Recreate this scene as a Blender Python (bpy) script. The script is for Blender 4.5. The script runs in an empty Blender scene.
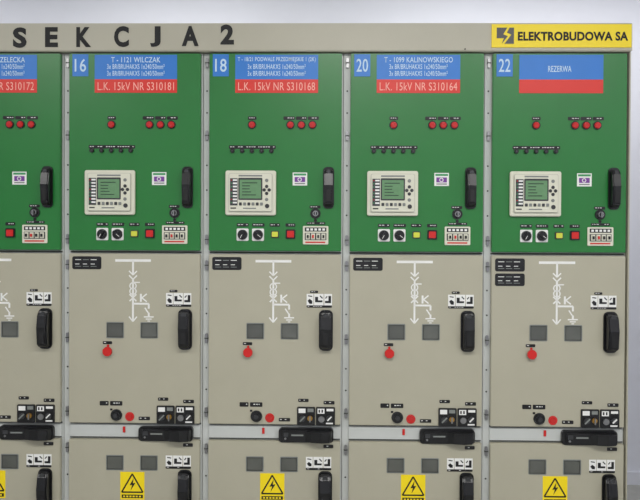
import bpy, bmesh, math, random
from mathutils import Vector, Matrix, Quaternion
random.seed(4)
S=235.0; ZC=1.488; X0=201.0; PITCH=141.5/S
sc=bpy.context.scene
try:
    sc.view_settings.view_transform='Standard'
except Exception: pass

def lin(c):
    c=c/255.0
    return c/12.92 if c<=0.04045 else ((c+0.055)/1.055)**2.4
MATS={}
def mat(name,rgb,rough=0.5,metal=0.0,noise=0.0,scale=8.0,bump=0.0,bscale=300,coat=0.0,emit=0.0):
    m=bpy.data.materials.new(name); m.use_nodes=True
    nt=m.node_tree; b=nt.nodes['Principled BSDF']
    col=(lin(rgb[0]),lin(rgb[1]),lin(rgb[2]),1)
    b.inputs['Base Color'].default_value=col
    b.inputs['Roughness'].default_value=rough
    b.inputs['Metallic'].default_value=metal
    if coat: 
        b.inputs['Coat Weight'].default_value=coat
        b.inputs['Coat Roughness'].default_value=0.2
    if emit:
        b.inputs['Emission Color'].default_value=col
        b.inputs['Emission Strength'].default_value=emit
    tc=nt.nodes.new('ShaderNodeTexCoord')
    n=nt.nodes.new('ShaderNodeTexNoise'); n.inputs['Scale'].default_value=scale
    n.inputs['Detail'].default_value=4
    nt.links.new(tc.outputs['Object'],n.inputs['Vector'])
    r=nt.nodes.new('ShaderNodeValToRGB')
    k=noise
    r.color_ramp.elements[0].position=0.3; r.color_ramp.elements[1].position=0.7
    r.color_ramp.elements[0].color=(col[0]*(1-k),col[1]*(1-k),col[2]*(1-k),1)
    r.color_ramp.elements[1].color=(min(1,col[0]*(1+k)),min(1,col[1]*(1+k)),min(1,col[2]*(1+k)),1)
    nt.links.new(n.outputs['Fac'],r.inputs['Fac'])
    nt.links.new(r.outputs['Color'],b.inputs['Base Color'])
    if bump:
        n2=nt.nodes.new('ShaderNodeTexNoise'); n2.inputs['Scale'].default_value=bscale
        nt.links.new(tc.outputs['Object'],n2.inputs['Vector'])
        bp=nt.nodes.new('ShaderNodeBump'); bp.inputs['Strength'].default_value=bump; bp.inputs['Distance'].default_value=0.001
        nt.links.new(n2.outputs['Fac'],bp.inputs['Height']); nt.links.new(bp.outputs['Normal'],b.inputs['Normal'])
    MATS[name]=m; return m
GREEN=mat('green_powdercoat',(22,116,44),0.36,noise=0.03,bump=0.05,coat=0.2)
BEIGE=mat('beige_powdercoat',(177,173,153),0.38,noise=0.02,bump=0.05)
FRAME=mat('frame_grey',(196,199,195),0.35,noise=0.03)
HEAD=mat('fascia_beige',(182,178,160),0.4,noise=0.02,bump=0.05)
SEAM=mat('seam_dark',(60,62,58),0.7)
BLK=mat('black_plastic',(16,16,18),0.3,noise=0.1)
BLK2=mat('black_matte',(14,14,15),0.6)
DGREY=mat('dark_grey_plastic',(52,53,55),0.4)
WHT=mat('white_print',(236,236,232),0.5)
RELAY=mat('relay_housing',(220,219,200),0.4,noise=0.02)
RELAY2=mat('relay_panel',(190,190,176),0.45)
LCD=mat('lcd_green',(104,146,104),0.2,noise=0.05,scale=60)
LCDD=mat('lcd_text',(42,70,48),0.3)
KEY=mat('key_grey',(128,132,128),0.45)
BLUE=mat('blue_label',(42,122,206),0.4,noise=0.03)
LBLUE=mat('label_text_blue',(200,224,242),0.5)
RED=mat('red_label',(222,46,34),0.4,noise=0.03)
LRED=mat('label_text_red',(250,180,166),0.5)
REDL=mat('red_lamp',(196,22,18),0.2,coat=0.5)
REDK=mat('red_button',(205,30,26),0.35)
YEL=mat('yellow_plate',(250,222,18),0.4)
YBTN=mat('yellow_button',(210,214,70),0.35)
CHR=mat('chrome',(150,150,150),0.35,metal=1.0)
GLASS=mat('window_pane',(84,86,80),0.12,noise=0.3,scale=6,coat=0.6)
PURP=mat('sticker_purple',(120,60,150),0.5)
TEAL=mat('sticker_green',(60,150,90),0.5)
GOLD=mat('brass',(180,140,70),0.35,metal=0.8)
WALL=mat('wall_paint',(214,216,226),0.8,noise=0.01,bump=0.1,bscale=80)
CEIL=mat('ceiling_paint',(232,232,234),0.85,noise=0.01)
FLR=mat('floor_epoxy',(165,165,160),0.35,noise=0.08,scale=12)
LAMPW=mat('lamp_housing',(235,235,235),0.4)
DIFF=mat('lamp_diffuser',(255,252,245),0.5,emit=2.0)

def X(px): return (px-X0)/S
def Z(py): return ZC+(250-py)/S
class MB:
    def __init__(s): s.bm=bmesh.new(); s.mats=[]
    def mi(s,m):
        if m not in s.mats: s.mats.append(m)
        return s.mats.index(m)
    def add(s,t,m,bev=0,seg=2,smooth=False):
        if bev>0:
            bmesh.ops.bevel(t,geom=[e for e in t.edges if e.calc_face_angle(0)>0.6],offset=bev/1000,segments=seg,affect='EDGES',clamp_overlap=True)
        bmesh.ops.recalc_face_normals(t,faces=t.faces[:])
        i=s.mi(m)
        for f in t.faces: f.material_index=i; f.smooth=smooth
        me=bpy.data.meshes.new('tmp'); t.to_mesh(me); t.free()
        s.bm.from_mesh(me); bpy.data.meshes.remove(me)
    def raw(s,c0,c1,m,bev=0):
        t=bmesh.new(); bmesh.ops.create_cube(t,size=1)
        for v in t.verts:
            for k in range(3): v.co[k]=c0[k] if v.co[k]<0 else c1[k]
        s.add(t,m,bev)
    def box(s,x0,x1,y0,y1,d0,d1,m,bev=0):
        s.raw((X(x0),-d1/1000,Z(y1)),(X(x1),-d0/1000,Z(y0)),m,bev)
    def prism(s,pts,d0,d1,m,bev=0,smooth=False,taper=1.0):
        t=bmesh.new()
        cx=sum(p[0] for p in pts)/len(pts); cy=sum(p[1] for p in pts)/len(pts)
        a=[t.verts.new((X(p[0]),-d0/1000,Z(p[1]))) for p in pts]
        b=[t.verts.new((X(cx+(p[0]-cx)*taper),-d1/1000,Z(cy+(p[1]-cy)*taper))) for p in pts]
        t.faces.new(a); t.faces.new(b[::-1]); n=len(pts)
        for i in range(n): t.faces.new((a[i],b[i],b[(i+1)%n],a[(i+1)%n]))
        bmesh.ops.recalc_face_normals(t,faces=t.faces[:])
        s.add(t,m,bev,smooth=smooth)
    def disc(s,cx,cy,r,d0,d1,m,bev=0,seg=24,taper=1.0):
        s.prism([(cx+r*math.cos(2*math.pi*i/seg),cy+r*math.sin(2*math.pi*i/seg)) for i in range(seg)],d0,d1,m,bev,taper=taper)
    def rr(s,x0,x1,y0,y1,r,d0,d1,m,bev=0,taper=1.0):
        pts=[]
        for (cx,cy,a0) in ((x1-r,y1-r,0),(x0+r,y1-r,90),(x0+r,y0+r,180),(x1-r,y0+r,270)):
            for k in range(6):
                a=math.radians(a0+k*18); pts.append((cx+r*math.cos(a),cy+r*math.sin(a)))
        s.prism(pts,d0,d1,m,bev,taper=taper)
    def line(s,p,q,w,d0,d1,m):
        dx,dy=q[0]-p[0],q[1]-p[1]; L=math.hypot(dx,dy); nx,ny=-dy/L*w/2,dx/L*w/2
        s.prism([(p[0]+nx,p[1]+ny),(q[0]+nx,q[1]+ny),(q[0]-nx,q[1]-ny),(p[0]-nx,p[1]-ny)],d0,d1,m)
    def ring(s,cx,cy,r,w,d0,d1,m,a0=0,a1=360,n=20):
        for i in range(n):
            a=math.radians(a0+(a1-a0)*i/n); b=math.radians(a0+(a1-a0)*(i+1)/n)
            s.line((cx+r*math.cos(a),cy+r*math.sin(a)),(cx+r*math.cos(b),cy+r*math.sin(b)),w,d0,d1,m)
    def profv(s,x0,x1,prof,m,bev=0):
        t=bmesh.new()
        a=[t.verts.new((X(x0),-d/1000,Z(y))) for y,d in prof]; b=[t.verts.new((X(x1),-d/1000,Z(y))) for y,d in prof]
        t.faces.new(a); t.faces.new(b[::-1]); n=len(prof)
        for i in range(n): t.faces.new((a[i],b[i],b[(i+1)%n],a[(i+1)%n]))
        bmesh.ops.recalc_face_normals(t,faces=t.faces[:]); s.add(t,m,bev)
    def profh(s,y0,y1,prof,m,bev=0):
        t=bmesh.new()
        a=[t.verts.new((X(x),-d/1000,Z(y0))) for x,d in prof]; b=[t.verts.new((X(x),-d/1000,Z(y1))) for x,d in prof]
        t.faces.new(a); t.faces.new(b[::-1]); n=len(prof)
        for i in range(n): t.faces.new((a[i],b[i],b[(i+1)%n],a[(i+1)%n]))
        bmesh.ops.recalc_face_normals(t,faces=t.faces[:]); s.add(t,m,bev)
    def plate(s,x0,x1,y0,y1,d,rows=1,m=None,ink=None,r=0.8,fill=0.75):
        m=m or BLK; ink=ink or WHT
        s.rr(x0,x1,y0,y1,min(r,(y1-y0)/2.1,(x1-x0)/2.1),d,d+1.0,m)
        h=(y1-y0)/(rows*2+1)
        for i in range(rows):
            yy=y0+h*(1+2*i); x=x0+1.2
            while x<x1-1.6:
                w=random.uniform(0.9,2.2); e=min(x+w,x1-1.0)
                if random.random()<fill: s.box(x,e,yy,yy+h*0.6,d+1.0,d+1.2,ink)
                x+=w+0.9
    def mesh(s,name):
        me=bpy.data.meshes.new(name); s.bm.to_mesh(me); s.bm.free()
        for m in s.mats: me.materials.append(m)
        return me
def link(name,me,parent=None,loc=(0,0,0)):
    o=bpy.data.objects.new(name,me); sc.collection.objects.link(o); o.location=loc
    if parent: o.parent=parent
    return o
def textmesh(s,w,h,m,bold=0.012,ext=0.0):
    cu=bpy.data.curves.new('t','FONT'); cu.body=s; cu.size=1; cu.offset=bold; cu.resolution_u=4; cu.space_character=1.05
    o=bpy.data.objects.new('t',cu); sc.collection.objects.link(o)
    dg=bpy.context.evaluated_depsgraph_get(); dg.update()
    me=bpy.data.meshes.new_from_object(o.evaluated_get(dg))
    bpy.data.objects.remove(o); bpy.data.curves.remove(cu)
    xs=[v.co.x for v in me.vertices]; ys=[v.co.y for v in me.vertices]
    ax,bx,ay,by=min(xs),max(xs),min(ys),max(ys)
    for v in me.vertices:
        v.co=Vector(((v.co.x-(ax+bx)/2)/(bx-ax)*w,0,(v.co.y-(ay+by)/2)/(by-ay)*h))
    me.materials.clear(); me.materials.append(m); me.update()
    return me
def text(name,s,cx,cy,wp,hp,m,parent,d,bold=0.012):
    me=textmesh(s,wp/S,hp/S,m,bold)
    return link(name,me,parent,(X(cx),-d/1000,Z(cy)))

D=24.0
T={}
b=MB()
b.raw((0.001,0.0,0.10),(PITCH-0.001,1.15,Z(52.5)),FRAME,1.0)
b.raw((0.010,0.03,0.0),(PITCH-0.010,1.10,0.10),SEAM)
for yy in (253.2,427.0): b.box(208,341,yy-1.0,yy+0.4,0,3,SEAM)
for yy in (62,135,240,266,340,415,452,520): 
    b.rr(203.6,206.4,yy-5,yy+5,1.2,0,9,CHR,1)
    b.box(203.2,206.8,yy-0.5,yy+0.5,0,10,SEAM)
for yy in (90,112,165,190,215,290,315,370,392,480,545):
    b.disc(204.8,yy,0.9,0,1.2,SEAM,seg=10)
T['body']=b.mesh('body')
b=MB(); b.box(208,340.8,53.5,251.3,2,D,GREEN,2.5)
T['control_door']=b.mesh('control_door')
b=MB(); b.box(208,340.8,254.6,425.8,2,D,BEIGE,2.5); T['breaker_door']=b.mesh('breaker_door')
b=MB(); b.box(208,340.8,428,441.5,0,8,FRAME,1); b.box(208,340.8,440.5,441.5,8,9,SEAM)
b.box(262,264.5,430,436,8,12,REDK,0.5); T['interlock_strip']=b.mesh('interlock_strip')
b=MB(); b.box(208,340.8,442.5,592,2,D,BEIGE,2.5); T['cable_door']=b.mesh('cable_door')
b=MB(); b.box(211.5,227.5,54.5,76.5,D,D+1.2,BLUE); T['number_plate']=b.mesh('number_plate')
b=MB(); b.box(234,317,55,79.5,D,D+1.2,BLUE); b.box(234,317,79.5,93,D,D+1.2,RED); T['feeder_label']=b.mesh('feeder_label')
b=MB()
def lamp(b,x,y):
    b.disc(x,y,4.3,D,D+4,BLK,0.8); b.disc(x,y,3.4,D+4,D+10,REDL,2,taper=0.85)
lamp(b,251,125); b.plate(247,255.5,116.5,120,D)
for x in (289.5,300.5,311.5): lamp(b,x,125)
b.plate(282.5,294,116.5,120,D);b.plate(295,306,116.5,120,D);b.plate(307,318,116.5,120,D)
T['signal_lamps']=b.mesh('signal_lamps')
b=MB(); b.plate(228,275,145.5,149,D,fill=0.6)
for i in range(5):
    x=231.5+i*9.8
    b.disc(x,151,2.2,D,D+10,BLK,1,seg=14); b.disc(x,151,1.0,D+10,D+11,DGREY,seg=10)
T['test_sockets']=b.mesh('test_sockets')
b=MB()
b.rr(225,275.5,171,215.5,2,D,D+16,RELAY,3)
b.rr(228.5,272,174,212,1.5,D+16,D+24,RELAY2,2)
b.rr(229,271.5,174.5,211.5,1.5,D+24,D+24.6,RELAY)
b.box(230,237.5,179,206,D+24.6,D+25.2,DGREY)
for i in range(8):
    b.box(232.8,237,180+i*3.2,181.6+i*3.2,D+25.2,D+25.5,WHT)
    b.disc(231.4,180.8+i*3.2,0.6,D+25.2,D+26,REDL if i%3==0 else TEAL,seg=8)
b.rr(238.2,262.2,178.5,200.5,1,D+24.6,D+26,DGREY,0.5)
b.box(239.6,260.9,180.4,199,D+26,D+26.3,LCD)
for i in range(5): b.box(242,242+random.uniform(7,16),183+i*3,184+i*3,D+26.3,D+26.5,LCDD)
b.box(238.5,262,175.6,177.2,D+24.6,D+25,KEY)
for (x,y,m) in ((266.5,181,KEY),(266.5,187,DGREY),(264,190.5,DGREY),(269,190.5,DGREY),(266.5,194,DGREY),(266.5,200,KEY)):
    b.disc(x,y,1.7,D+24.6,D+27,m,0.6,seg=12)
for i in range(6): b.rr(239+i*4.2,241.8+i*4.2,203,206,0.6,D+24.6,D+27,KEY if i%2 else DGREY,0.4)
b.disc(267,206.5,2.2,D+24.6,D+27.5,DGREY,0.6,seg=14)
b.box(230.5,236,208,209.3,D+24.6,D+25,SEAM); b.box(243,256,208.2,209.4,D+24.6,D+25,KEY)
T['protection_relay']=b.mesh('protection_relay')
b=MB(); b.box(292,306.5,172.5,185.5,D,D+0.6,WHT); b.box(293,305.5,173.5,175.5,D+0.6,D+0.8,TEAL)
b.box(294,304.5,177,182,D+0.6,D+0.8,PURP); b.ring(299,179.5,1.8,0.8,D+0.8,D+1,WHT,n=10); b.box(294,304.5,183,184.2,D+0.6,D+0.8,KEY)
T['inspection_sticker']=b.mesh('inspection_sticker')
def handle(b,x0,x1,y0,y1,h=44):
    w=x1-x0
    b.rr(x0,x1,y0,y1,w*0.35,D,D+9,BLK,2.5)
    b.profv(x0+w*0.12,x1-w*0.12,[(y0+2,D+8),(y0+3,D+h*0.6),(y0+7,D+h*0.8),(y0+(y1-y0)*0.45,D+h),(y1-5,D+h*0.85),(y1-2.5,D+h*0.6),(y1-2,D+8)],BLK,5)
    b.disc((x0+x1)/2,y0+5.5,w*0.2,D+h*0.6,D+h*0.78,DGREY,1,seg=16)
    b.box(x0+w*0.3,x1-w*0.3,y0+(y1-y0)*0.5,y1-7,D+h*0.93,D+h*0.965,BLK2,1)
b=MB(); handle(b,322.5,333.5,167,208.5); T['control_door_handle']=b.mesh('control_door_handle')
b=MB(); handle(b,319,333,310,351,50); T['breaker_door_handle']=b.mesh('breaker_door_handle')
b=MB(); handle(b,319,333,472,514,50); T['cable_door_handle']=b.mesh('cable_door_handle')
b=MB(); b.plate(309,320,205.5,208.5,D); b.disc(315,213.5,5.2,D,D+5,BLK,1); b.disc(315,213.5,2.8,D+5,D+16,CHR,1.2); b.disc(315,213.5,1.9,D+16,D+17,BLK2,seg=16)
b.box(314.4,315.6,211,216.5,D+17,D+24,CHR,0.5); b.disc(315,220.5,1.6,D,D+2,BLK,seg=10)
T['key_switch']=b.mesh('key_switch')
b=MB()
for x in (242,257.5):
    b.rr(x-6,x+6,228.8,241.2,1.2,D,D+4,WHT,0.6); b.disc(x,235,5.1,D+4,D+6,DGREY,0.6); b.disc(x,235,4.6,D+6,D+16,BLK,1.5)
    a=(-0.5 if x<250 else 0.9)
    b.line((x-4.4*math.sin(a),235-4.4*math.cos(a)),(x+4.4*math.sin(a),235+4.4*math.cos(a)),2.4,D+16,D+24,BLK)
    b.line((x,235),(x+3.8*math.sin(a),235+3.8*math.cos(a)),0.5,D+24,D+24.4,WHT)
b.plate(236,248,223.5,226.8,D); b.plate(251.5,264,223.5,226.8,D)
T['rotary_switches']=b.mesh('rotary_switches')
b=MB()
b.plate(269,279.5,223.5,226.8,D); b.plate(285,295,223.5,226.8,D); b.plate(306,325,222,224.6,D)
b.rr(270.5,278.5,231,238,1,D,D+4,DGREY,0.6); b.rr(271.4,277.6,231.9,237.1,0.8,D+4,D+9,YBTN,1)
b.rr(285.3,295,229.5,239,1,D,D+5,BLK,0.6); b.rr(286.7,293.6,231,237.6,0.8,D+5,D+10,REDK,1)
T['push_buttons']=b.mesh('push_buttons')
b=MB(); b.rr(302.5,328,226,244.5,1,D,D+6,RELAY,1.5); b.box(304.5,326,227.5,231.5,D+6,D+6.6,BLK)
for i in range(5): b.box(306+i*4,308.6+i*4,228.4,230.6,D+6.6,D+7,WHT)
b.box(304.5,326,233,240,D+6,D+8,DGREY,0.5)
for i in range(4):
    b.box(305.5+i*5.2,309.5+i*5.2,233.5,239.5,D+8,D+13,RELAY,0.8); b.box(306.6+i*5.2,308.4+i*5.2,235,238,D+13,D+20,BLK if i!=1 else REDK,0.6)
b.box(305,325,241.6,243,D+6,D+6.4,REDK)
T['miniature_breakers']=b.mesh('miniature_breakers')
b=MB(); a0,a1=D,D+0.6; w=1.9
b.line((255,261.5),(291,261.5),2.6,a0,a1,WHT)
b.line((273,261),(273,275),w,a0,a1,WHT)
b.line((269,272),(273,276),1.3,a0,a1,WHT);b.line((277,272),(273,276),1.3,a0,a1,WHT)
b.line((269,276.5),(273,280.5),1.3,a0,a1,WHT);b.line((277,276.5),(273,280.5),1.3,a0,a1,WHT)
b.line((273,280),(273,296),w,a0,a1,WHT)
b.ring(273,287,3.2,1.2,a0,a1,WHT); b.ring(273,292.5,3.2,1.2,a0,a1,WHT)
b.line((269.5,295.5),(276.5,302.5),1.4,a0,a1,WHT);b.line((276.5,295.5),(269.5,302.5),1.4,a0,a1,WHT)
b.line((273,296),(273,322),w,a0,a1,WHT)
b.line((273,283.5),(280,283.5),1.2,a0,a1,WHT)
b.line((273,305),(289,305),w,a0,a1,WHT)
b.line((281,295),(281,303),w,a0,a1,WHT); b.line((282,299),(287,295),1.3,a0,a1,WHT); b.line((282,299),(287,303),1.3,a0,a1,WHT)
b.line((289,305),(289,310),w,a0,a1,WHT); b.line((285,309),(289,315),1.3,a0,a1,WHT); b.line((289,314),(289,318),w,a0,a1,WHT)
b.line((284,318.2),(294,318.2),1.3,a0,a1,WHT); b.line((286,320.4),(292,320.4),1.1,a0,a1,WHT); b.line((287.7,322.4),(290.3,322.4),1,a0,a1,WHT)
b.line((269,318),(273,323),1.3,a0,a1,WHT);b.line((277,318),(273,323),1.3,a0,a1,WHT)
T['mimic_diagram']=b.mesh('mimic_diagram')
b=MB()
def idplate(b,x0,x1,y0,y1):
    b.rr(x0,x1,y0,y1,2,D,D+1.5,BLK,0.4)
    for k in range(3):
        xx=x0+3+k*(x1-x0-6)/3; ww=(x1-x0-6)/3-1.8
        b.box(xx,xx+ww,y0+3,y0+3.7,D+1.5,D+1.7,KEY if k==1 else WHT); b.box(xx,xx+ww*0.7,y1-5.6,y1-4.9,D+1.5,D+1.7,WHT)
        b.box(xx,xx+ww,y1-3.2,y1-2.6,D+1.5,D+1.7,KEY)
idplate(b,211.5,241,257.5,270.5)
T['rating_plate']=b.mesh('rating_plate')
b=MB(); idplate(b,211.5,241,272.5,285); T['extra_plate']=b.mesh('extra_plate')
def wins(b,y0,y1,dx=0):
    for x in (247,281.5):
        b.rr(x-1,x+17,y0-1,y1+1,1.2,D,D+1.5,KEY,0.5)
        b.box(x,x+16,y0,y1,D+1.5,D+2.0,GLASS)
        b.box(x,x+16,y0,y0+0.8,D+2,D+3,SEAM); b.box(x,x+0.8,y0,y1,D+2,D+3,SEAM)
        b.box(x,x+16,y1-0.8,y1,D+2,D+3,SEAM); b.box(x+15.2,x+16,y0,y1,D+2,D+3,SEAM)
b=MB(); wins(b,324.5,339); T['inspection_windows']=b.mesh('inspection_windows')
b=MB(); wins(b,459,472.5); T['cable_windows']=b.mesh('cable_windows')
def picto(b,y0,y1):
    for x0,x1 in ((306.5,313.4),(314,323.5),(324.2,332)):
        b.box(x0,x1,y0,y1-1.5,D,D+0.8,WHT)
    e0,e1=D+0.8,D+1
    b.prism([(307.5,y0+7),(309.5,y0+5),(312.2,y0+7),(312.2,y1-3),(309.5,y1-3)],e0,e1,BLK)
    b.line((308,y0+2),(312,y0+2.6),1.0,e0,e1,BLK)
    b.prism([(315,y0+3),(318,y0+3),(318,y0+6.5),(322.4,y0+6.5),(322.4,y0+8.4),(315,y0+8.4)],e0,e1,BLK)
    b.line((320,y0+2),(322.5,y0+4.5),1.1,e0,e1,BLK)
    b.prism([(325,y0+7),(328.4,y0+7),(328.4,y0+2),(331,y0+2),(331,y0+9.2),(325,y0+9.2)],e0,e1,BLK)
    b.line((325.4,y0+4.5),(327.2,y0+2.4),1.0,e0,e1,BLK)
    b.plate(306.5,332,y1-1.5,y1+0.8,D+0.2,fill=0.5)
b=MB(); picto(b,294,307); b.plate(310,318,290.8,293.2,D,fill=0.5); T['handle_pictograms']=b.mesh('handle_pictograms')
b=MB(); picto(b,458,470.5); b.plate(324,334,445.5,449,D,fill=0.5); T['cable_pictograms']=b.mesh('cable_pictograms')
b=MB(); b.plate(242.5,252,343,346,D); b.disc(248,353,2.6,D,D+8,BLK,0.5,seg=16); 
b.prism([(248+5.0*math.cos(math.pi*i/4+0.39),353+5.0*math.sin(math.pi*i/4+0.39)) for i in range(8)],D+8,D+18,REDK,2)
b.disc(248,347.5,1.2,D,D+4,REDK,seg=10)
T['trip_knob']=b.mesh('trip_knob')
b=MB(); b.plate(239.5,248.5,403.5,408,D,rows=1); b.plate(250,262.5,403.5,408,D); 
b.disc(256.5,417.5,5.9,D,D+3,DGREY,0.5); b.disc(256.5,417.5,5.3,D+3,D+14,BLK,2,seg=8); b.disc(256.5,417.5,2.2,D+14,D+20,DGREY,1)
b.box(250,252.4,411,413,D,D+1,BLK)
b.disc(270,419,4.6,D,D+3,REDK,1); b.disc(270,419,3.2,D+3,D+4,REDL,0.5)
b.plate(279,290.5,419,422.5,D,rows=1)
T['drive_controls']=b.mesh('drive_controls')
b=MB()
b.plate(298.5,309,399.5,402.7,D); b.plate(324,335,401.5,405,D)
b.rr(297.5,315.5,407.5,426,1.2,D,D+7,BLK,1.2); b.rr(316.5,335.5,407.5,426,1.2,D,D+7,BLK,1.2)
b.box(299,306,409,413.5,D+7,D+7.5,WHT); b.box(308,314,409,412.5,D+7,D+7.5,KEY)
b.disc(303,419,3.0,D+7,D+15,DGREY,1); b.disc(310.5,418.5,2.6,D+7,D+16,GOLD,1); b.line((310.5,416),(310.5,422),1.3,D+16,D+22,CHR)
b.line((300.5,421.5),(305.5,416.5),1.3,D+15,D+19,KEY)
b.box(318,325,409,414,D+7,D+7.5,WHT); b.box(327,334,409,411.5,D+7,D+7.5,WHT)
b.disc(322,419.5,3.1,D+7,D+14,CHR,1); b.disc(330,418.5,3.1,D+7,D+15,DGREY,1); b.box(326.5,333.5,423,424.5,D+7,D+7.5,WHT)
b.line((328,420.5),(332,416.5),1.2,D+15,D+19,WHT); b.box(319,320.5,410,413,D+7.5,D+7.7,BLK); b.box(322,323.5,410,413,D+7.5,D+7.7,BLK)
T['interlock_locks']=b.mesh('interlock_locks')
b=MB()
b.rr(279,334,429,443.5,3.5,8,D+6,BLK,2)
b.profh(430.5,442,[(282,D+5),(283,D+12),(290,D+16),(306,D+18),(312,D+34),(322,D+42),(331,D+34),(333,D+5)],BLK,4)
b.box(284,289,433,437,D+15.5,D+16.4,DGREY); b.box(292,304,434.5,436,D+17.6,D+18.4,KEY)
b.disc(286,439,1.1,D+5,D+16,CHR,seg=10)
T['earthing_handle']=b.mesh('earthing_handle')
b=MB(); b.box(260.5,285,475,503,D,D+1,YEL)
tri=[(272.7,477),(283.5,495.5),(262,495.5)]
for i in range(3): b.line(tri[i],tri[(i+1)%3],1.5,D+1,D+1.3,BLK)
b.prism([(274.2,481),(270,488.5),(272.6,488.2),(271,493.8),(276,486),(273.3,486.4)],D+1,D+1.3,BLK)
b.box(262,283.5,498,501.5,D+1,D+1.3,BLK)
for i in range(6): b.box(263.5+i*3.2,265.5+i*3.2,499,500.6,D+1.3,D+1.5,YEL)
T['warning_sign']=b.mesh('warning_sign')

cb="3x BR/BRUHAKXS 1x240/50mm²"
CAB=[(-3,'12',["T - 1204 OGRODOWA",cb,cb],"L.K. 15kV NR S310176"),
(-2,'14',["T - 1184 STRZELECKA",cb,cb],"L.K. 15kV NR S310172"),
(-1,'16',["T - 1121 WILCZAK",cb,cb],"L.K. 15kV NR S310181"),
(0,'18',["T - 18/21 PODWALE PRZEDMIEJSKIE 1 (2K)",cb,cb],"L.K. 15kV NR S310168"),
(1,'20',["T - 1099 KALINOWSKIEGO",cb,cb],"L.K. 15kV NR S310164"),
(2,'22',["REZERWA"],None)]
OX=(X0-319.7)/S
for k,num,lines,rl in CAB:
    e=bpy.data.objects.new('switchgear_cabinet',None); sc.collection.objects.link(e)
    e.location=(OX+k*PITCH,0,0); e.empty_display_size=0.1
    for n,me in T.items():
        if n=='extra_plate' and k!=2: continue
        link(n,me,e)
    text('number',num,219.5,65.5,11.5,13,LBLUE,e,D+1.5,0.01)
    if len(lines)==1:
        text('feeder_name',lines[0],274,69,23,6,LBLUE,e,D+1.5,0.012)
    else:
        text('feeder_name',lines[0],275.5,60,min(78,len(lines[0])*3.1),5.4,LBLUE,e,D+1.5,0.012)
        for i in (1,2): text('cable_type',lines[i],275.5,60+i*6.8,58,5,LBLUE,e,D+1.5,0.008)
    if rl: text('feeder_code',rl,275.5,86.5,77,8,LRED,e,D+1.5,0.0)
b=MB(); b.raw((0.0,-0.026,0.0),(0.006,1.15,Z(52.5)),BEIGE,1)
xr=OX+3*PITCH
link('switchgear_end_panel',b.mesh('end_panel'),None,(xr+0.001,0,0))
h=bpy.data.objects.new('header_fascia',None); sc.collection.objects.link(h)
b=MB(); b.raw((OX-3*PITCH,-0.034,Z(52)),(xr+0.009,0.30,Z(24.0)),HEAD,3)
for px in (344,): b.disc(px,50,0.8,34,36,SEAM,seg=8)
link('fascia_beam',b.mesh('fascia_beam'),h)
for ch,cx,cy,w,hh in (('S',18,38.5,14,20.5),('E',50,38,13,20),('K',82.5,38,15,20),('C',120.5,37.5,15,21),('J',154.5,37.5,10.5,20.5),('A',189.5,37,17,20),('2',226.5,35.5,13.5,20)):
    me=textmesh(ch,w/S,hh/S,BLK2,0.045)
    link('letter_'+ch.lower(),me,h,((cx-320)/S,-0.0356,Z(cy)))
sg=bpy.data.objects.new('manufacturer_sign',None); sc.collection.objects.link(sg)
xe=(xr+0.009)*S+320
sx=lambda px:(px-320)/S
x1=xe-1.2; sc0=(x1-489)/138.5
gx=lambda px:489+(px-489)*sc0
b=MB(); b.raw((sx(489),-0.0375,Z(48.5)),(sx(x1),-0.034,Z(25.5)),YEL,0.5)
link('sign_board',b.mesh('sign_board'),sg)
b=MB(); o=320-X0
b.box(493-o,511-o,28,46,37.5,38.0,YEL)
b.prism([(494-o,29),(504.5-o,29),(500.5-o,35.5),(505-o,37.5),(499-o,45),(501-o,39.5),(494-o,39.5)],38,38.4,BLK)
b.prism([(506.5-o,29),(511-o,29),(511-o,45),(501.5-o,45),(508.5-o,36),(504-o,34)],38,38.4,BLK)
link('sign_logo',b.mesh('sign_logo'),sg)
me=textmesh("ELEKTROBUDOWA SA",109*sc0/S,9/S,BLK2,0.04)
link('sign_text',me,sg,(sx(gx(569.5)),-0.0382,Z(37.5)))

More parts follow.
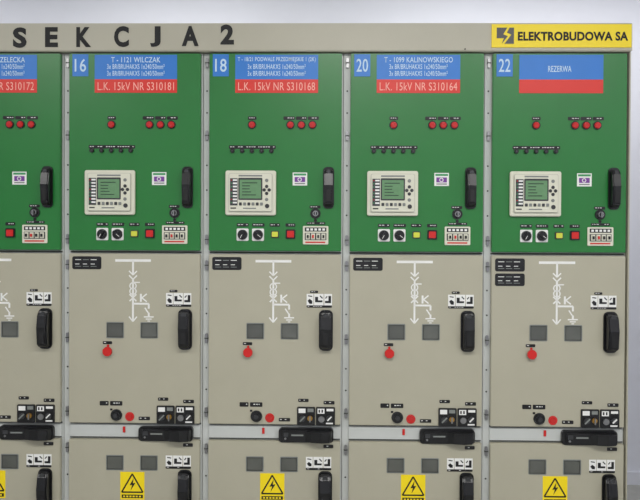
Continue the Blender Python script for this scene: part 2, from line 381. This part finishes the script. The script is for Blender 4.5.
def room(name,c0,c1,m):
    b=MB(); b.raw(c0,c1,m); return link(name,b.mesh(name))
xl,xR,yb,yf,H=-4.2,2.6,1.45,-4.4,3.3
room('floor',(xl-.1,yf-.1,-0.1),(xR+.1,yb+.1,0.0),FLR)
room('ceiling',(xl-.1,yf-.1,H),(xR+.1,yb+.1,H+0.1),CEIL)
room('wall_back',(xl-.1,yb,0),(xR+.1,yb+.1,H),WALL)
room('wall_front',(xl-.1,yf-.1,0),(xR+.1,yf,H),WALL)
room('wall_left',(xl-.1,yf,0),(xl,yb,H),WALL)
room('wall_right',(xR,yf,0),(xR+.1,yb,H),WALL)
room('baseboard_back',(xl,yb-0.015,0),(xR,yb,0.08),WALL)
room('baseboard_right',(xR-0.015,yf,0),(xR,yb-0.015,0.08),WALL)
for (lx,ly,en) in ((-2.2,-2.6,40),(0.2,-2.6,52),(1.7,-2.6,36),(-2.6,0.75,8),(-0.9,0.75,9),(0.8,0.75,9),(1.9,0.75,8)):  # rear row above the cabinets is added fill to brighten the upper back wall
    e=bpy.data.objects.new('ceiling_lamp_or_fill',None); sc.collection.objects.link(e); e.location=(lx,ly,H)
    b=MB(); b.raw((-0.6,-0.14,-0.07),(0.6,0.14,0.0),LAMPW,5); b.raw((-0.57,-0.11,-0.078),(0.57,0.11,-0.07),DIFF)
    link('housing',b.mesh('lamp_housing'),e)
    L=bpy.data.lights.new('tube_or_fill_light','AREA'); L.shape='RECTANGLE'; L.size=1.1; L.size_y=0.22; L.energy=en; L.color=(1.0,0.99,0.96)
    lo=bpy.data.objects.new('tube_or_fill_light',L); sc.collection.objects.link(lo); lo.parent=e; lo.location=(0,0,-0.09)
w=bpy.data.worlds.new('World'); sc.world=w; w.use_nodes=True
w.node_tree.nodes['Background'].inputs[0].default_value=(0.8,0.85,1,1); w.node_tree.nodes['Background'].inputs[1].default_value=0.3
dist=3.0; yaw=math.radians(1.0); pit=math.radians(0.6); roll=math.radians(0.27)
tgt=Vector((0,-0.024,ZC))
fwd=Vector((-math.sin(yaw)*math.cos(pit),math.cos(yaw)*math.cos(pit),-math.sin(pit)))
cam=bpy.data.cameras.new('camera'); co=bpy.data.objects.new('camera',cam); sc.collection.objects.link(co)
co.location=tgt-fwd*dist
q=fwd.to_track_quat('-Z','Y')
co.rotation_mode='QUATERNION'
co.rotation_quaternion=q@Quaternion((0,0,1),roll)
cam.sensor_width=36; cam.lens=S*dist/640*36*0.998
sc.camera=co
